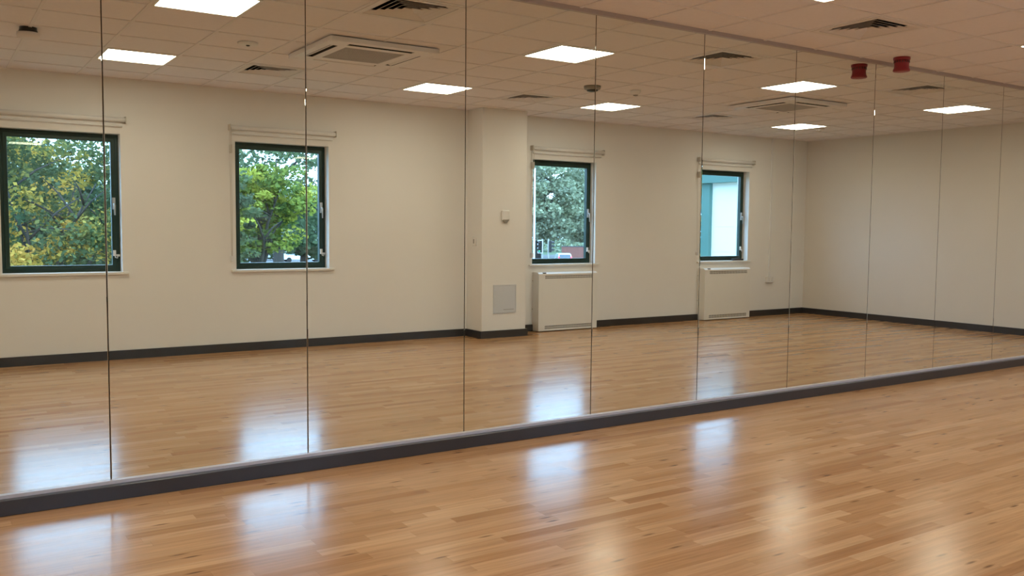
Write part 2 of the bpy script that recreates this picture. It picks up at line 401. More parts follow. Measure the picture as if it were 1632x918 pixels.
# ------------------------------------------------------------------ air conditioning cassettes
def make_ac(loc, label):
    t = thing('air_conditioner', label, 'air conditioner', (loc[0], loc[1], H), 0, 'ceiling cassette air conditioners')
    hw, g0, s0, s1, sl = 0.475, 0.262, 0.335, 0.405, 0.285
    us = [-hw, -s1, -s0, -sl, -g0, g0, sl, s0, s1, hw]
    hs = [(-g0, g0, -g0, g0), (-sl, sl, -s1, -s0), (-sl, sl, s0, s1), (-s1, -s0, -sl, sl), (s0, s1, -sl, sl)]
    MB().gridslab(us, us, hs, -0.038, -0.003, lambda u, v, z: (u, v, z)).build('panel', M['ac'], t)
    MB().box(-hw+0.02, hw-0.02, -hw+0.02, hw-0.02, -0.0045, -0.0001).build('backing_tray', M['dark'], t)
    gr = MB()
    n = 34
    for k in range(n):
        x = -g0+0.012+(2*g0-0.024)*k/(n-1)
        gr.box(x-0.0038, x+0.0038, -g0+0.008, g0-0.008, -0.037, -0.024)
    for k in range(12):
        y = -g0+0.012+(2*g0-0.024)*k/11
        gr.box(-g0+0.006, g0-0.006, y-0.003, y+0.003, -0.036, -0.025)
    gr.box(-g0+0.004, g0-0.004, -g0+0.004, g0-0.004, -0.0235, -0.020)
    gr.build('intake_grille', M['acgrille'], t)
    for ax in range(4):
        c, s = math.cos(ax*PI/2), math.sin(ax*PI/2)
        f = MB(); f.obox((c*(s0+0.034), s*(s0+0.034), -0.0275), (-s, c, 0), (c*0.94, s*0.94, -0.34), (c*0.34, s*0.34, 0.94), sl-0.006, 0.026, 0.0015)
        ln = MB(); e = 0.0012; R0, R1 = s0+e, s1-e
        for r_ in (R0, R1): ln.quad(*[(c*r_-s*q, s*r_+c*q, z) for q, z in ((-sl+e,-0.036),(sl-e,-0.036),(sl-e,-0.004),(-sl+e,-0.004))])
        for q in (-sl+e, sl-e): ln.quad(*[(c*r_-s*q, s*r_+c*q, z) for r_, z in ((R0,-0.036),(R1,-0.036),(R1,-0.004),(R0,-0.004))])
        ln.build('slot_shade', M['dark'], t, weld=False)  # dark sheets added inside each slot to stand in for its shade
        f.build('air_flap', M['ac'], t)
    for sx, sy in ((1,1),(1,-1),(-1,1),(-1,-1)):
        MB().box(sx*0.435-0.022, sx*0.435+0.022, sy*0.435-0.022, sy*0.435+0.022, -0.0405, -0.0382).build('corner_cap', M['ac'], t)
    return t
make_ac(ACS[0], 'left-hand ceiling air conditioner with square central grille, under the vent at the top edge')
make_ac(ACS[1], 'right-hand ceiling air conditioner, between the two glowing lights left of the red sounder')

# ------------------------------------------------------------------ small ceiling devices
def dev(name, label, cat, x, y, parts, z=H):
    t = thing(name, label, cat, (x, y, z))
    for pn, m, prof in parts: MB().lathe(prof).build(pn, M[m], t)
    return t
dev('smoke_detector', 'round grey smoke detector with dark underside, above the window beside the pillar', 'smoke detector', 5.842, -2.556,
    [('base', 'grey_plastic', [(0.088, 0.0062), (0.088, -0.012), (0.080, -0.030), (0.062, -0.036)]), ('sensing_chamber', 'lens', [(0.062, -0.034), (0.056, -0.046), (0.034, -0.054), (0.01, -0.056)])])
dev('motion_sensor', 'small pale conical motion sensor right of the round grey smoke detector', 'motion sensor', 6.397, -2.515,
    [('housing', 'plastic', [(0.056, 0.0062), (0.056, -0.012), (0.046, -0.03), (0.030, -0.042)]), ('sensor_lens', 'grey_plastic', [(0.028, -0.041), (0.024, -0.05), (0.01, -0.054)])])
dev('heat_detector', 'dark-topped round detector hanging on the ceiling grid at the far left', 'smoke detector', 0.700, -2.90,
    [('neck', 'lens', [(0.060, 0.0062), (0.060, -0.010), (0.066, -0.024), (0.066, -0.034)]), ('cup', 'vent', [(0.080, -0.034), (0.082, -0.052), (0.074, -0.070), (0.05, -0.078)])])
dev('emergency_downlight', 'flush round ceiling fitting with a single dark dot, near the left-hand lights', 'downlight', 2.232, -2.47,
    [('bezel', 'plastic', [(0.080, 0.005), (0.080, -0.004), (0.070, -0.012), (0.020, -0.016)]), ('lamp', 'lens', [(0.016, -0.0155), (0.016, -0.020), (0.006, -0.024)])])
dev('ceiling_sensor', 'tiny flat ceiling sensor right of the rightmost window-side light', 'motion sensor', 10.90, -3.64,
    [('base', 'vent', [(0.06, 0.005), (0.06, -0.012), (0.035, -0.028)]), ('sensor_lens', 'grey_plastic', [(0.022, -0.0275), (0.012, -0.034)])])
# red fire sounder
t = thing('fire_alarm_sounder', 'dark red waisted fire alarm sounder hanging from the ceiling in front of the mirror', 'fire alarm', (7.0, -0.208, H))
MB().lathe([(0.069, 0.0062), (0.069, -0.012), (0.066, -0.016)]).build('base', M['red'], t)
MB().lathe([(0.064, -0.016), (0.060, -0.040), (0.0585, -0.060), (0.061, -0.082), (0.068, -0.098), (0.070, -0.106), (0.064, -0.112), (0.03, -0.114)]).build('horn', M['red'], t)
sl = MB()
for k in range(18):
    a = 2*PI*k/18; c, s = math.cos(a), math.sin(a)
    sl.obox((c*0.0605, s*0.0605, -0.030), (-s, c, 0), (c, s, 0), (0, 0, 1), 0.004, 0.0035, 0.010)
sl.build('sound_slots', M['lens'], t)

# ------------------------------------------------------------------ mirror wall
SEAM = [-2.335, -1.303, -0.272, 0.757, 1.799, 2.829, 3.851, 4.876, 5.906, 6.945, 7.986, 9.023, 10.054, 11.085, 12.115]
ZB, ZT = 0.089, 2.834
ML = {2: 'leftmost wall mirror panel in view, showing most of the left green window',
      3: 'wall mirror panel second from left, showing the plain wall between the two left windows',
      4: 'wall mirror panel showing the second window handle and the bare wall beside the pillar',
      5: 'wall mirror panel showing the wall pillar and the window right of it',
      6: 'wall mirror panel showing the blank wall between the two heaters',
      7: 'wall mirror panel showing the rightmost window and the electric socket',
      8: 'wall mirror panel showing the far room corner and the reflection of the red sounder',
      9: 'wall mirror panel directly right of the red sounder',
      10: 'wall mirror panel second right of the red sounder, showing the last bright ceiling light',
      11: 'wall mirror panel cut by the right edge of the picture'}
for k in range(len(SEAM)-1):
    x0, x1 = SEAM[k]+0.0026, SEAM[k+1]-0.0026; c = 0.0018
    m = MB()
    m.quad((x0+c, 0, ZB), (x1-c, 0, ZB), (x1-c, 0, ZT), (x0+c, 0, ZT))
    m.quad((x0, 0.0010, ZB), (x0+c, 0, ZB), (x0+c, 0, ZT), (x0, 0.0010, ZT))
    m.quad((x1-c, 0, ZB), (x1, 0.0010, ZB), (x1, 0.0010, ZT), (x1-c, 0, ZT))
    m.cur = 1
    m.quad((x0, 0.006, ZB), (x0, 0.0010, ZB), (x0, 0.0010, ZT), (x0, 0.006, ZT))
    m.quad((x1, 0.0010, ZB), (x1, 0.006, ZB), (x1, 0.006, ZT), (x1, 0.0010, ZT))
    m.quad((x0, 0.006, ZB), (x0, 0.006, ZT), (x1, 0.006, ZT), (x1, 0.006, ZB))
    m.quad((x0+c, 0, ZB), (x0, 0.0010, ZB), (x0, 0.006, ZB), (x1, 0.006, ZB), (x1, 0.0010, ZB), (x1-c, 0, ZB))
    m.quad((x0+c, 0, ZT), (x1-c, 0, ZT), (x1, 0.0010, ZT), (x1, 0.006, ZT), (x0, 0.006, ZT), (x0, 0.0010, ZT))
    o = m.build('mirror_panel', [M['mirror'], M['mirror_edge']])
    lab = ML.get(k, 'frameless wall mirror panel beyond the left edge of the picture' if k < 2 else 'frameless wall mirror panel beyond the right edge of the picture')
    tag(o, lab, 'mirror', 'frameless wall mirror panels')
MB().box(XL, XR, -0.014, 0.012, ZT-0.001, H+0.03).build('trim_1', M['trim'])['kind'] = 'structure'
MB().box(XL, XR, -0.018, 0.012, 0.066, ZB+0.002).build('trim_2', M['basecap'])['kind'] = 'structure'
mb = MB(); mb.box(XL, XR, -0.060, 0.012, 0.0, 0.074); mb.build('baseboard_mirror', M['base'], bevel=0.003)['kind'] = 'structure'

# baseboards
BH, BT = 0.092, 0.022
HEAT = [(6.800, 7.790), (9.872, 10.872)]
mb = MB()
for a, b in ((XL, PX0), (PX1, HEAT[0][0]-0.004), (HEAT[0][1]+0.004, HEAT[1][0]-0.004), (HEAT[1][1]+0.004, XR)):
    mb.box(a, b, YW, YW+BT, 0, BH)
mb.box(PX0-BT, PX1+BT, YW+PD, YW+PD+BT, 0, BH); mb.box(PX0-BT, PX0, YW+BT, YW+PD, 0, BH); mb.box(PX1, PX1+BT, YW+BT, YW+PD, 0, BH)
mb.build('baseboard_window', M['base'])['kind'] = 'structure'
MB().box(XR-BT, XR, YW+BT, -0.062, 0, BH).build('baseboard_right', M['base'])['kind'] = 'structure'
MB().box(XL, XL+BT, YW+BT, -0.062, 0, BH).build('baseboard_left', M['base'])['kind'] = 'structure'

# ------------------------------------------------------------------ windows
WL = ['leftmost', 'second from left', 'right of the pillar', 'rightmost']
for n, (a, b) in enumerate(WIN):
    w = empty('window_%d' % (n+1), ((a+b)/2, YW, WZ0)); w['kind'] = 'structure'
    hw, hh = (b-a)/2, WZ1-WZ0
    fr, sa = 0.042, 0.040
    Y0, Y1, Y2 = -0.185, -0.122, -0.108     # outer face, frame room face, sash room face
    P = lambda u, v, t: (u, t, v)
    f = MB().gridslab([-hw, -hw+fr, hw-fr, hw], [0, fr, hh-fr, hh], [(-hw+fr, hw-fr, fr, hh-fr)], Y0, Y1, P); f.build('window_frame', M['green'], w, bevel=0.003)
    i0 = hw-fr+0.006; z0, z1 = fr-0.006, hh-fr+0.006
    s_ = MB().gridslab([-i0, -i0+sa, i0-sa, i0], [z0, z0+sa-0.006, z1-sa, z1], [(-i0+sa, i0-sa, z0+sa-0.006, z1-sa)], -0.165, Y2, P); sash = s_.build('sash', M['green'], w, bevel=0.004)
    g = MB(); gy = -0.150; g.quad((-i0+sa, gy, z0+sa-0.006), (i0-sa, gy, z0+sa-0.006), (i0-sa, gy, z1-sa), (-i0+sa, gy, z1-sa)); g.build('pane', M['glass'], w, weld=False)
    h = MB(); hx = hw-fr-0.012; hz = 0.685
    h.box(hx-0.014, hx+0.014, Y2, Y2+0.012, hz-0.045, hz+0.075); h.tube([(hx, Y2+0.010, hz+0.01), (hx, Y2+0.040, hz+0.01), (hx, Y2+0.046, hz-0.005), (hx+0.002, Y2+0.044, hz-0.105)], [0.009, 0.009, 0.010, 0.008], 8)
    h.build('window_handle', M['handle'], w)
    r = MB(); rz = 0.19
    r.box(hx-0.016, hx+0.010, Y2, Y2+0.016, rz-0.028, rz+0.030); r.box(hx+0.012, hw-0.004, Y1, Y1+0.014, rz-0.034, rz-0.012)
    r.tube([(hx-0.004, Y2+0.014, rz-0.01), (hx+0.002, Y2+0.030, rz-0.045), (hx+0.022, Y2+0.024, rz-0.050), (hx+0.030, Y1+0.012, rz-0.026)], 0.004, 6)
    r.build('window_restrictor', M['sill'], w)
    q = MB(); q.box(-hw-0.055, hw+0.055, 0.0, 0.030, -0.026, 0.0); q.box(-hw, hw, -0.183, 0.0, -0.026, 0.0015); q.build('window_sill', M['sill'], w, bevel=0.003)
# roller blinds
def make_blind(cx, label):
    t = thing('roller_blind', label, 'blind', (cx, YW, 2.442), 0, 'rolled-up roller blinds')
    hw = 0.605; tr = 0.024; yo = 0.036
    for s in (-1, 1):
        m = MB(); m.box(s*hw-0.004, s*hw+0.004, 0, 0.062, -0.032, 0.034); m.box(s*hw-0.012, s*hw+0.012, 0, 0.004, -0.032, 0.034)
        m.build('bracket', M['chain'], t)
    MB().tube([(-hw+0.006, yo, 0), (hw-0.006, yo, 0)], tr, 16).build('roller_tube', M['blind'], t)
    m = MB(); m.box(-hw+0.03, hw-0.03, yo-tr+0.0005, yo-tr+0.002, -0.060, 0.0); c = m.build('blind_cloth', M['blind'], t)
    MB().tube([(-hw+0.03, yo-tr+0.002, -0.064), (hw-0.03, yo-tr+0.002, -0.064)], 0.009, 8).build('bottom_bar', M['blind'], t)
    m = MB(); x = -hw+0.010
    m.tube([(x, yo+0.024, 0.0), (x, yo+0.024, -0.7), (x, yo+0.012, -1.42)], 0.0028, 6); m.tube([(x-0.004, yo-0.024, 0.0), (x-0.004, yo-0.024, -0.7), (x-0.004, yo-0.008, -1.42)], 0.0028, 6)
    m.build('pull_chain', M['chain'], t)
    MB().box(x-0.010, x+0.006, yo-0.030, yo+0.030, -0.275, -0.185).build('chain_connector', M['chain'], t)
    MB().box(x-0.010, x+0.008, -0.0005, yo+0.020, -1.45, -1.39).build('chain_cleat', M['plastic'], t)
    return t
b0 = make_blind(1.135, 'rolled-up cream roller blind above the leftmost window')
dup(b0, (3.393, YW, 2.442), 'rolled-up cream roller blind above the second window from left')
dup(b0, (7.360, YW, 2.442), 'rolled-up cream roller blind above the window beside the pillar')
dup(b0, (10.420, YW, 2.442), 'rolled-up cream roller blind above the rightmost window')

# ------------------------------------------------------------------ heaters
def make_heater(a, b, label):
    W = b-a; D = 0.152; HH = 0.795
    t = thing('wall_heater', label, 'heater', (a, YW, 0), 0, 'low-surface-temperature wall heaters')
    m = MB()
    gx0, gx1 = 0.105, W-0.075
    # front face with two grille openings, sides and back
    m.gridslab([0, gx0, gx1, W], [0.012, 0.030, 0.085, 0.705, 0.757, 0.775], [(gx0, gx1, 0.030, 0.085), (gx0, gx1, 0.705, 0.757)], D-0.004, D, lambda u, v, z: (u, z, v))
    m.box(0, 0.004, 0.001, D-0.004, 0.012, 0.775); m.box(W-0.004, W, 0.001, D-0.004, 0.012, 0.775)
    m.build('casing', M['heater'], t)
    lid = MB()
    lid.quad((0,0.001,HH),(W,0.001,HH),(W,D-0.035,HH),(0,D-0.035,HH)); lid.quad((0,D-0.035,HH),(W,D-0.035,HH),(W,D,0.775),(0,D,0.775))
    lid.quad((0,0.001,HH),(0,D-0.035,HH),(0,D,0.775),(0,0.001,0.775)); lid.quad((W,0.001,HH),(W,0.001,0.775),(W,D,0.775),(W,D-0.035,HH))
    lid.quad((0,0.001,0.775),(0,D,0.775),(W,D,0.775),(W,0.001,0.775)); lid.quad((0,0.001,HH),(0,0.001,0.775),(W,0.001,0.775),(W,0.001,HH))
    lid.build('top_cover', M['white_metal'], t)
    MB().box(0.075, 0.125, D-0.030, D-0.008, HH-0.014, HH-0.002).build('control_window', M['lens'], t)
    MB().box(0.03, W-0.03, 0.012, 0.03, 0.0, 0.012).build('foot', M['heater'], t)
    for nm, z0, z1 in (('upper_grille', 0.705, 0.757), ('lower_grille', 0.030, 0.085)):
        g = MB(); n = 46
        for k in range(n+1):
            x = gx0+(gx1-gx0)*k/n; g.box(x-0.0030, x+0.0030, D-0.006, D-0.0025, z0, z1)
        for z in (z0+0.002, (z0+z1)/2, z1-0.002): g.box(gx0, gx1, D-0.006, D-0.003, z-0.003, z+0.003)
        g.cur = 1; g.box(gx0-0.005, gx1+0.005, D-0.020, D-0.013, z0-0.005, z1+0.005)
        g.build(nm, [M['heater'], M['grille_back']], t)
    for z in (0.68, 0.30): MB().tube([(-0.006, 0.010, z), (0.0, 0.010, z)], 0.006, 8).build('side_screw', M['grey_plastic'], t)
    return t
make_heater(*HEAT[0], 'cream metal wall heater under the window beside the pillar')
make_heater(*HEAT[1], 'cream metal wall heater under the rightmost window')

# ------------------------------------------------------------------ things on the walls
yp = YW+PD
t = thing('wall_thermostat', 'small white thermostat box high on the front of the wall pillar', 'thermostat', (6.118, yp, 1.540))
MB().box(-0.055, 0.055, 0.0, 0.030, -0.062, 0.066).build('casing', M['plastic'], t, bevel=0.012)
m = MB(); m.quad((-0.045,0.0,-0.06),(0.045,0.0,-0.06),(0.020,0.022,-0.092),(-0.020,0.022,-0.092)); m.quad((-0.045,0.034,-0.052),(-0.020,0.022,-0.092),(0.020,0.022,-0.092),(0.045,0.034,-0.052)); m.quad((-0.045,0.0,-0.06),(-0.020,0.022,-0.092),(-0.045,0.034,-0.052)); m.quad((0.045,0.0,-0.06),(0.045,0.034,-0.052),(0.020,0.022,-0.092)); m.quad((-0.045,0,-0.06),(-0.045,0.034,-0.052),(0.045,0.034,-0.052),(0.045,0,-0.06))
m.build('sensor_nose', M['grey_plastic'], t)
t = thing('light_switch', 'small white key switch on the left side of the wall pillar', 'switch', (PX0, -4.808, 1.218))
MB().box(-0.020, 0.0, -0.045, 0.045, -0.062, 0.062).build('faceplate', M['plastic'], t, bevel=0.005)
MB().box(-0.024, -0.020, -0.006, 0.016, -0.032, 0.022).build('rocker', M['grey_plastic'], t)
t = thing('access_panel', 'pale grey square access panel low on the wall pillar', 'access panel', (6.123, yp, 0.486))
MB().gridslab([-0.172, -0.160, 0.160, 0.172], [-0.180, -0.168, 0.168, 0.180], [(-0.160, 0.160, -0.168, 0.168)], 0.0, 0.008, lambda u, v, z: (u, z, v)).build('frame', M['panel'], t)
MB().box(-0.158, 0.158, 0.0, 0.0065, -0.166, 0.166).build('door', M['panel'], t, bevel=0.001)
MB().box(-0.02, 0.135, 0.0065, 0.0072, -0.137, -0.131).build('finger_slot', M['grey_plastic'], t)
t = thing('cable_trunking', 'thin cream cable trunking running from the ceiling to the socket', 'trunking', (11.471, YW, 0))
MB().box(-0.015, 0.015, 0, 0.022, 0.632, H-0.002).build('channel', M['plastic'], t, bevel=0.001)
for z in (1.62, 0.93, 2.62): MB().box(-0.016, 0.016, 0, 0.026, z-0.018, z+0.018).build('joint_clip', M['plastic'], t)
t = thing('electric_socket', 'white double electric socket at the foot of the cable trunking', 'socket', (11.471, YW, 0.585))
MB().box(-0.074, 0.074, 0, 0.034, -0.044, 0.044).build('back_box', M['plastic'], t, bevel=0.003)
MB().box(-0.076, 0.076, 0.034, 0.042, -0.046, 0.046).build('faceplate', M['plastic'], t, bevel=0.003)
for s in (-1, 1):
    MB().box(s*0.058-0.007, s*0.058+0.007, 0.042, 0.047, 0.012, 0.032).build('rocker', M['plastic'], t)
    for dx, dz in ((0, 0.018), (-0.011, -0.012), (0.011, -0.012)):
        MB().box(s*0.032+dx-0.004, s*0.032+dx+0.004, 0.0418, 0.0425, dz-0.003, dz+0.003).build('pin_slot', M['lens'], t)
t = thing('remote_control', 'slim black remote control lying on the rightmost window sill', 'remote control', (10.775, YW-0.040, WZ0+0.0016), math.radians(4))
MB().box(-0.110, 0.110, -0.026, 0.026, 0, 0.026).build('body', M['black'], t, bevel=0.006)
m = MB()
for k in range(7):
    for j in (-1, 0, 1): m.box(-0.075+k*0.022-0.006, -0.075+k*0.022+0.006, j*0.012-0.004, j*0.012+0.004, 0.0255, 0.0275)
m.build('buttons', M['grey_plastic'], t)

# ------------------------------------------------------------------ outdoors (first floor view: ground is 3.2 m below the floor)
GZ = -3.2
M['grass'] = mat('rough_grass', (0.06, 0.10, 0.04), 0.9, noise=0.4, scale=0.6)
M['asphalt'] = mat('asphalt', (0.10, 0.10, 0.105), 0.85, noise=0.2, scale=2)
M['bark'] = mat('bark', (0.050, 0.042, 0.036), 0.9, noise=0.3, scale=12, bump=0.5, bscale=30)
M['render_wall'] = mat('white_render', (0.66, 0.63, 0.54), 0.7, noise=0.02, scale=3)
M['teal'] = mat('teal_cladding', (0.055, 0.145, 0.125), 0.45, noise=0.08, scale=2)
M['brick'] = mat('red_brick', (0.26, 0.10, 0.075), 0.85, noise=0.3, scale=5)
M['car_silver'] = mat('silver_car_paint', (0.62, 0.70, 0.76), 0.28, metal=0.25, noise=0.03)
M['car_white'] = mat('white_car_paint', (0.80, 0.84, 0.88), 0.3, noise=0.02)
M['car_glass'] = mat('car_glass', (0.05, 0.07, 0.09), 0.08, spec=0.8)
M['tyre'] = mat('tyre', (0.015, 0.015, 0.016), 0.8)
M['tail'] = mat('tail_lamp', (0.6, 0.02, 0.03), 0.3, emit=(1.0, 0.06, 0.10), estr=2.5)
M['galv'] = mat('pale_steel', (0.66, 0.74, 0.74), 0.45, metal=0.1)
M['go'] = mat('green_signal', (0.0, 0.4, 0.25), 0.3, emit=(0.05, 1.0, 0.65), estr=3.0)
MB().box(-120, 220, -320, YW-WT-0.001, GZ-0.3, GZ).build('ground', M['grass'])['kind'] = 'structure'
MB().box(-20, 110, -118, -66, GZ, GZ+0.03).build('ground_road', M['asphalt'])['kind'] = 'structure'

def foliage_obj(name, clumps, leaf, material, parent, seed):
    # clumps: (centre, radii, leaf count, tone); every leaf is a small folded diamond
    rd = random.Random(seed); v = []; f = []; tone = []
    for (c, r, n, tn) in clumps:
        for _ in range(n):
            while True:
                p = Vector((rd.uniform(-1,1), rd.uniform(-1,1), rd.uniform(-1,1)))
                if 0.12 < p.length < 1: break
            q = Vector((c[0]+p.x*r[0], c[1]+p.y*r[1], c[2]+p.z*r[2]))
            d = Vector((rd.gauss(0,1), rd.gauss(0,1), rd.gauss(0,0.6))).normalized()
            nrm = Vector((rd.gauss(0,0.7), rd.gauss(0,0.7), rd.uniform(0.2,1.2))).normalized()
            s = d.cross(nrm).normalized(); L = leaf*rd.uniform(0.6,1.3)
            k = len(v)
            v += [tuple(q-d*L*0.5), tuple(q+s*L*0.34-nrm*L*0.06), tuple(q+d*L*0.5), tuple(q-s*L*0.34-nrm*L*0.06)]
            f.append((k,k+1,k+2,k+3)); tone += [tn]*4
    me = bpy.data.meshes.new(name); me.from_pydata(v, [], f); me.materials.append(material)
    a = me.attributes.new('tone', 'FLOAT', 'POINT'); a.data.foreach_set('value', tone)
    me.update()
    o = bpy.data.objects.new(name, me); COL.objects.link(o); o.parent = parent
    return o

def tree(label, x, y, height, crown_r, leaf, nclump, nleaf, lm, trunk=0.16, lean=0.0, seed=1, z_low=0.25, tone=(0.0, 0.65), fork=0.28, name='tree', squash=1.0, group='trees outside the windows', crad=0.16):
    rd = random.Random(seed)
    t = thing(name, label, 'tree', (x, y, GZ), 0, group)
    tb = MB(); tips = []
    hf = height*fork
    top = Vector((lean*hf, 0.1*rd.uniform(-1,1), hf))
    tb.tube([(0,0,0), (top.x*0.3, 0, hf*0.5), tuple(top)], [trunk*1.2, trunk, trunk*0.85], 9)
    nb = 7
    for k in range(nb):
        a = 2*PI*k/nb + rd.uniform(-0.3,0.3); el = rd.uniform(0.5, 1.25)
        ln = (height-hf)*rd.uniform(0.55,0.85)
        e = Vector((math.cos(a)*math.cos(el)*min(ln, crown_r*1.05), math.sin(a)*math.cos(el)*min(ln, crown_r*1.05), math.sin(el)*ln))
        mid = top+e*0.45+Vector((rd.uniform(-.2,.2), rd.uniform(-.2,.2), 0.12*ln)); end = top+e
        tb.tube([tuple(top-Vector((0,0,0.1))), tuple(top+e*0.2+Vector((0,0,0.02*ln))), tuple(mid), tuple(end)], [trunk*0.62, trunk*0.5, trunk*0.32, trunk*0.10], 7)
        tips.append((mid, end))
        for q in range(3):
            s = mid.lerp(end, rd.uniform(0,0.7)); e2 = s+Vector((rd.uniform(-1,1)*crown_r*0.5, rd.uniform(-1,1)*crown_r*0.5, rd.uniform(0.0,0.9)*crown_r*0.45))
            tb.tube([tuple(s), tuple(s.lerp(e2,0.5)+Vector((0,0,0.1))), tuple(e2)], [trunk*0.26, trunk*0.17, trunk*0.06], 6)
    tb.build('trunk', M['bark'], t)
    cl = []
    zc = height*(z_low+1)/2; zr = height*(1-z_low)/2
    for _ in range(nclump):
        while True:
            p = Vector((rd.uniform(-1,1), rd.uniform(-1,1), rd.uniform(-1,1)))
            if 0.30 < p.length < 1: break
        c = (p.x*crown_r+lean*hf*0.8, p.y*crown_r*squash, zc+p.z*zr)
        rr = crown_r*crad*rd.uniform(0.6,1.4)
        cl.append((c, (rr*1.25, rr*1.25, rr*0.62), int(nleaf*rd.uniform(0.6,1.4)), rd.uniform(*tone)))
    foliage_obj('foliage', cl, leaf, lm, t, seed+100)
    return t

AUT = leaf_mat('maple_leaves', [(0.0, (0.050, 0.075, 0.042)), (0.36, (0.095, 0.125, 0.055)), (0.54, (0.22, 0.20, 0.06)), (0.70, (0.56, 0.38, 0.08)), (0.95, (0.64, 0.34, 0.08))])
YGR = leaf_mat('yellow_green_leaves', [(0.0, (0.075, 0.115, 0.045)), (0.30, (0.15, 0.20, 0.055)), (0.58, (0.36, 0.38, 0.07)), (0.95, (0.56, 0.50, 0.09))])
DRK = leaf_mat('dark_green_leaves', [(0.0, (0.060, 0.082, 0.050)), (0.5, (0.105, 0.138, 0.075)), (1.0, (0.165, 0.205, 0.095))])
HAZ = leaf_mat('hazy_green_leaves', [(0.0, (0.30, 0.33, 0.24)), (0.5, (0.38, 0.41, 0.28)), (1.0, (0.46, 0.49, 0.30))])  # distance haze is put into these leaf colours

# seen through the leftmost window
tree('maple with patchy yellow and green autumn leaves outside the leftmost window', 2.55, -20.0, 7.4, 3.0, 0.125, 135, 130, AUT, 0.13, seed=3, z_low=0.30, tone=(0.0, 0.74), squash=0.7)
tree('tall dark green tree with thick bare trunk behind the autumn maple', 4.9, -33.0, 7.5, 3.6, 0.26, 80, 70, DRK, 0.42, seed=8, z_low=0.30, tone=(0, 0.6))
tree('dark bushy tree left behind the autumn maple', 0.2, -30.0, 8.8, 4.4, 0.26, 150, 90, DRK, 0.30, seed=12, z_low=0.10, tone=(0, 0.6))
tree('low dark tree close to the boundary behind the autumn maple', 3.4, -44.0, 7.7, 5.4, 0.34, 130, 80, DRK, 0.30, seed=15, z_low=0.05, tone=(0.1, 0.65))
# seen through the second window
tree('bright yellow-green tree with dark forked trunk outside the second window', 10.05, -27.5, 7.0, 2.25, 0.18, 95, 100, YGR, 0.17, seed=21, z_low=0.52, tone=(0.05, 0.66), lean=0.05, squash=0.7, fork=0.42)
tree('dark blue-green tree left of the yellow-green tree, outside the second window', 7.45, -24.0, 7.6, 1.45, 0.17, 85, 90, DRK, 0.14, seed=27, z_low=0.22, tone=(0.1, 0.7), squash=0.8)
tree('thin-leaved tree with visible branches behind the yellow-green tree', 14.5, -38.0, 9.6, 4.6, 0.28, 62, 60, DRK, 0.30, seed=31, z_low=0.34, tone=(0.2, 0.75), fork=0.36)
tree('green tree further back between the first two windows', 15.5, -52.0, 7.2, 6.0, 0.40, 110, 70, DRK, 0.3, seed=36, z_low=0.30, tone=(0.0, 0.5))
tree('broad green tree behind the parked cars', 26.0, -66.0, 7.8, 7.0, 0.50, 100, 70, DRK, 0.3, seed=38, z_low=0.32, tone=(0.0, 0.5))
# seen through the window beside the pillar
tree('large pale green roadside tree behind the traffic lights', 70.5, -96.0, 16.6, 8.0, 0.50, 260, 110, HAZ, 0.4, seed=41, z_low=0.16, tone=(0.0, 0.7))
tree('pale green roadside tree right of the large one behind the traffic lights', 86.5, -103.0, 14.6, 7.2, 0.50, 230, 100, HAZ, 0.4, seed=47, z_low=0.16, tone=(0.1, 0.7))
tree('distant pale green tree at the left of the roadside trees', 66.0, -119.0, 12.0, 8.0, 0.55, 180, 90, HAZ, 0.4, seed=53, z_low=0.10, tone=(0.1, 0.7))

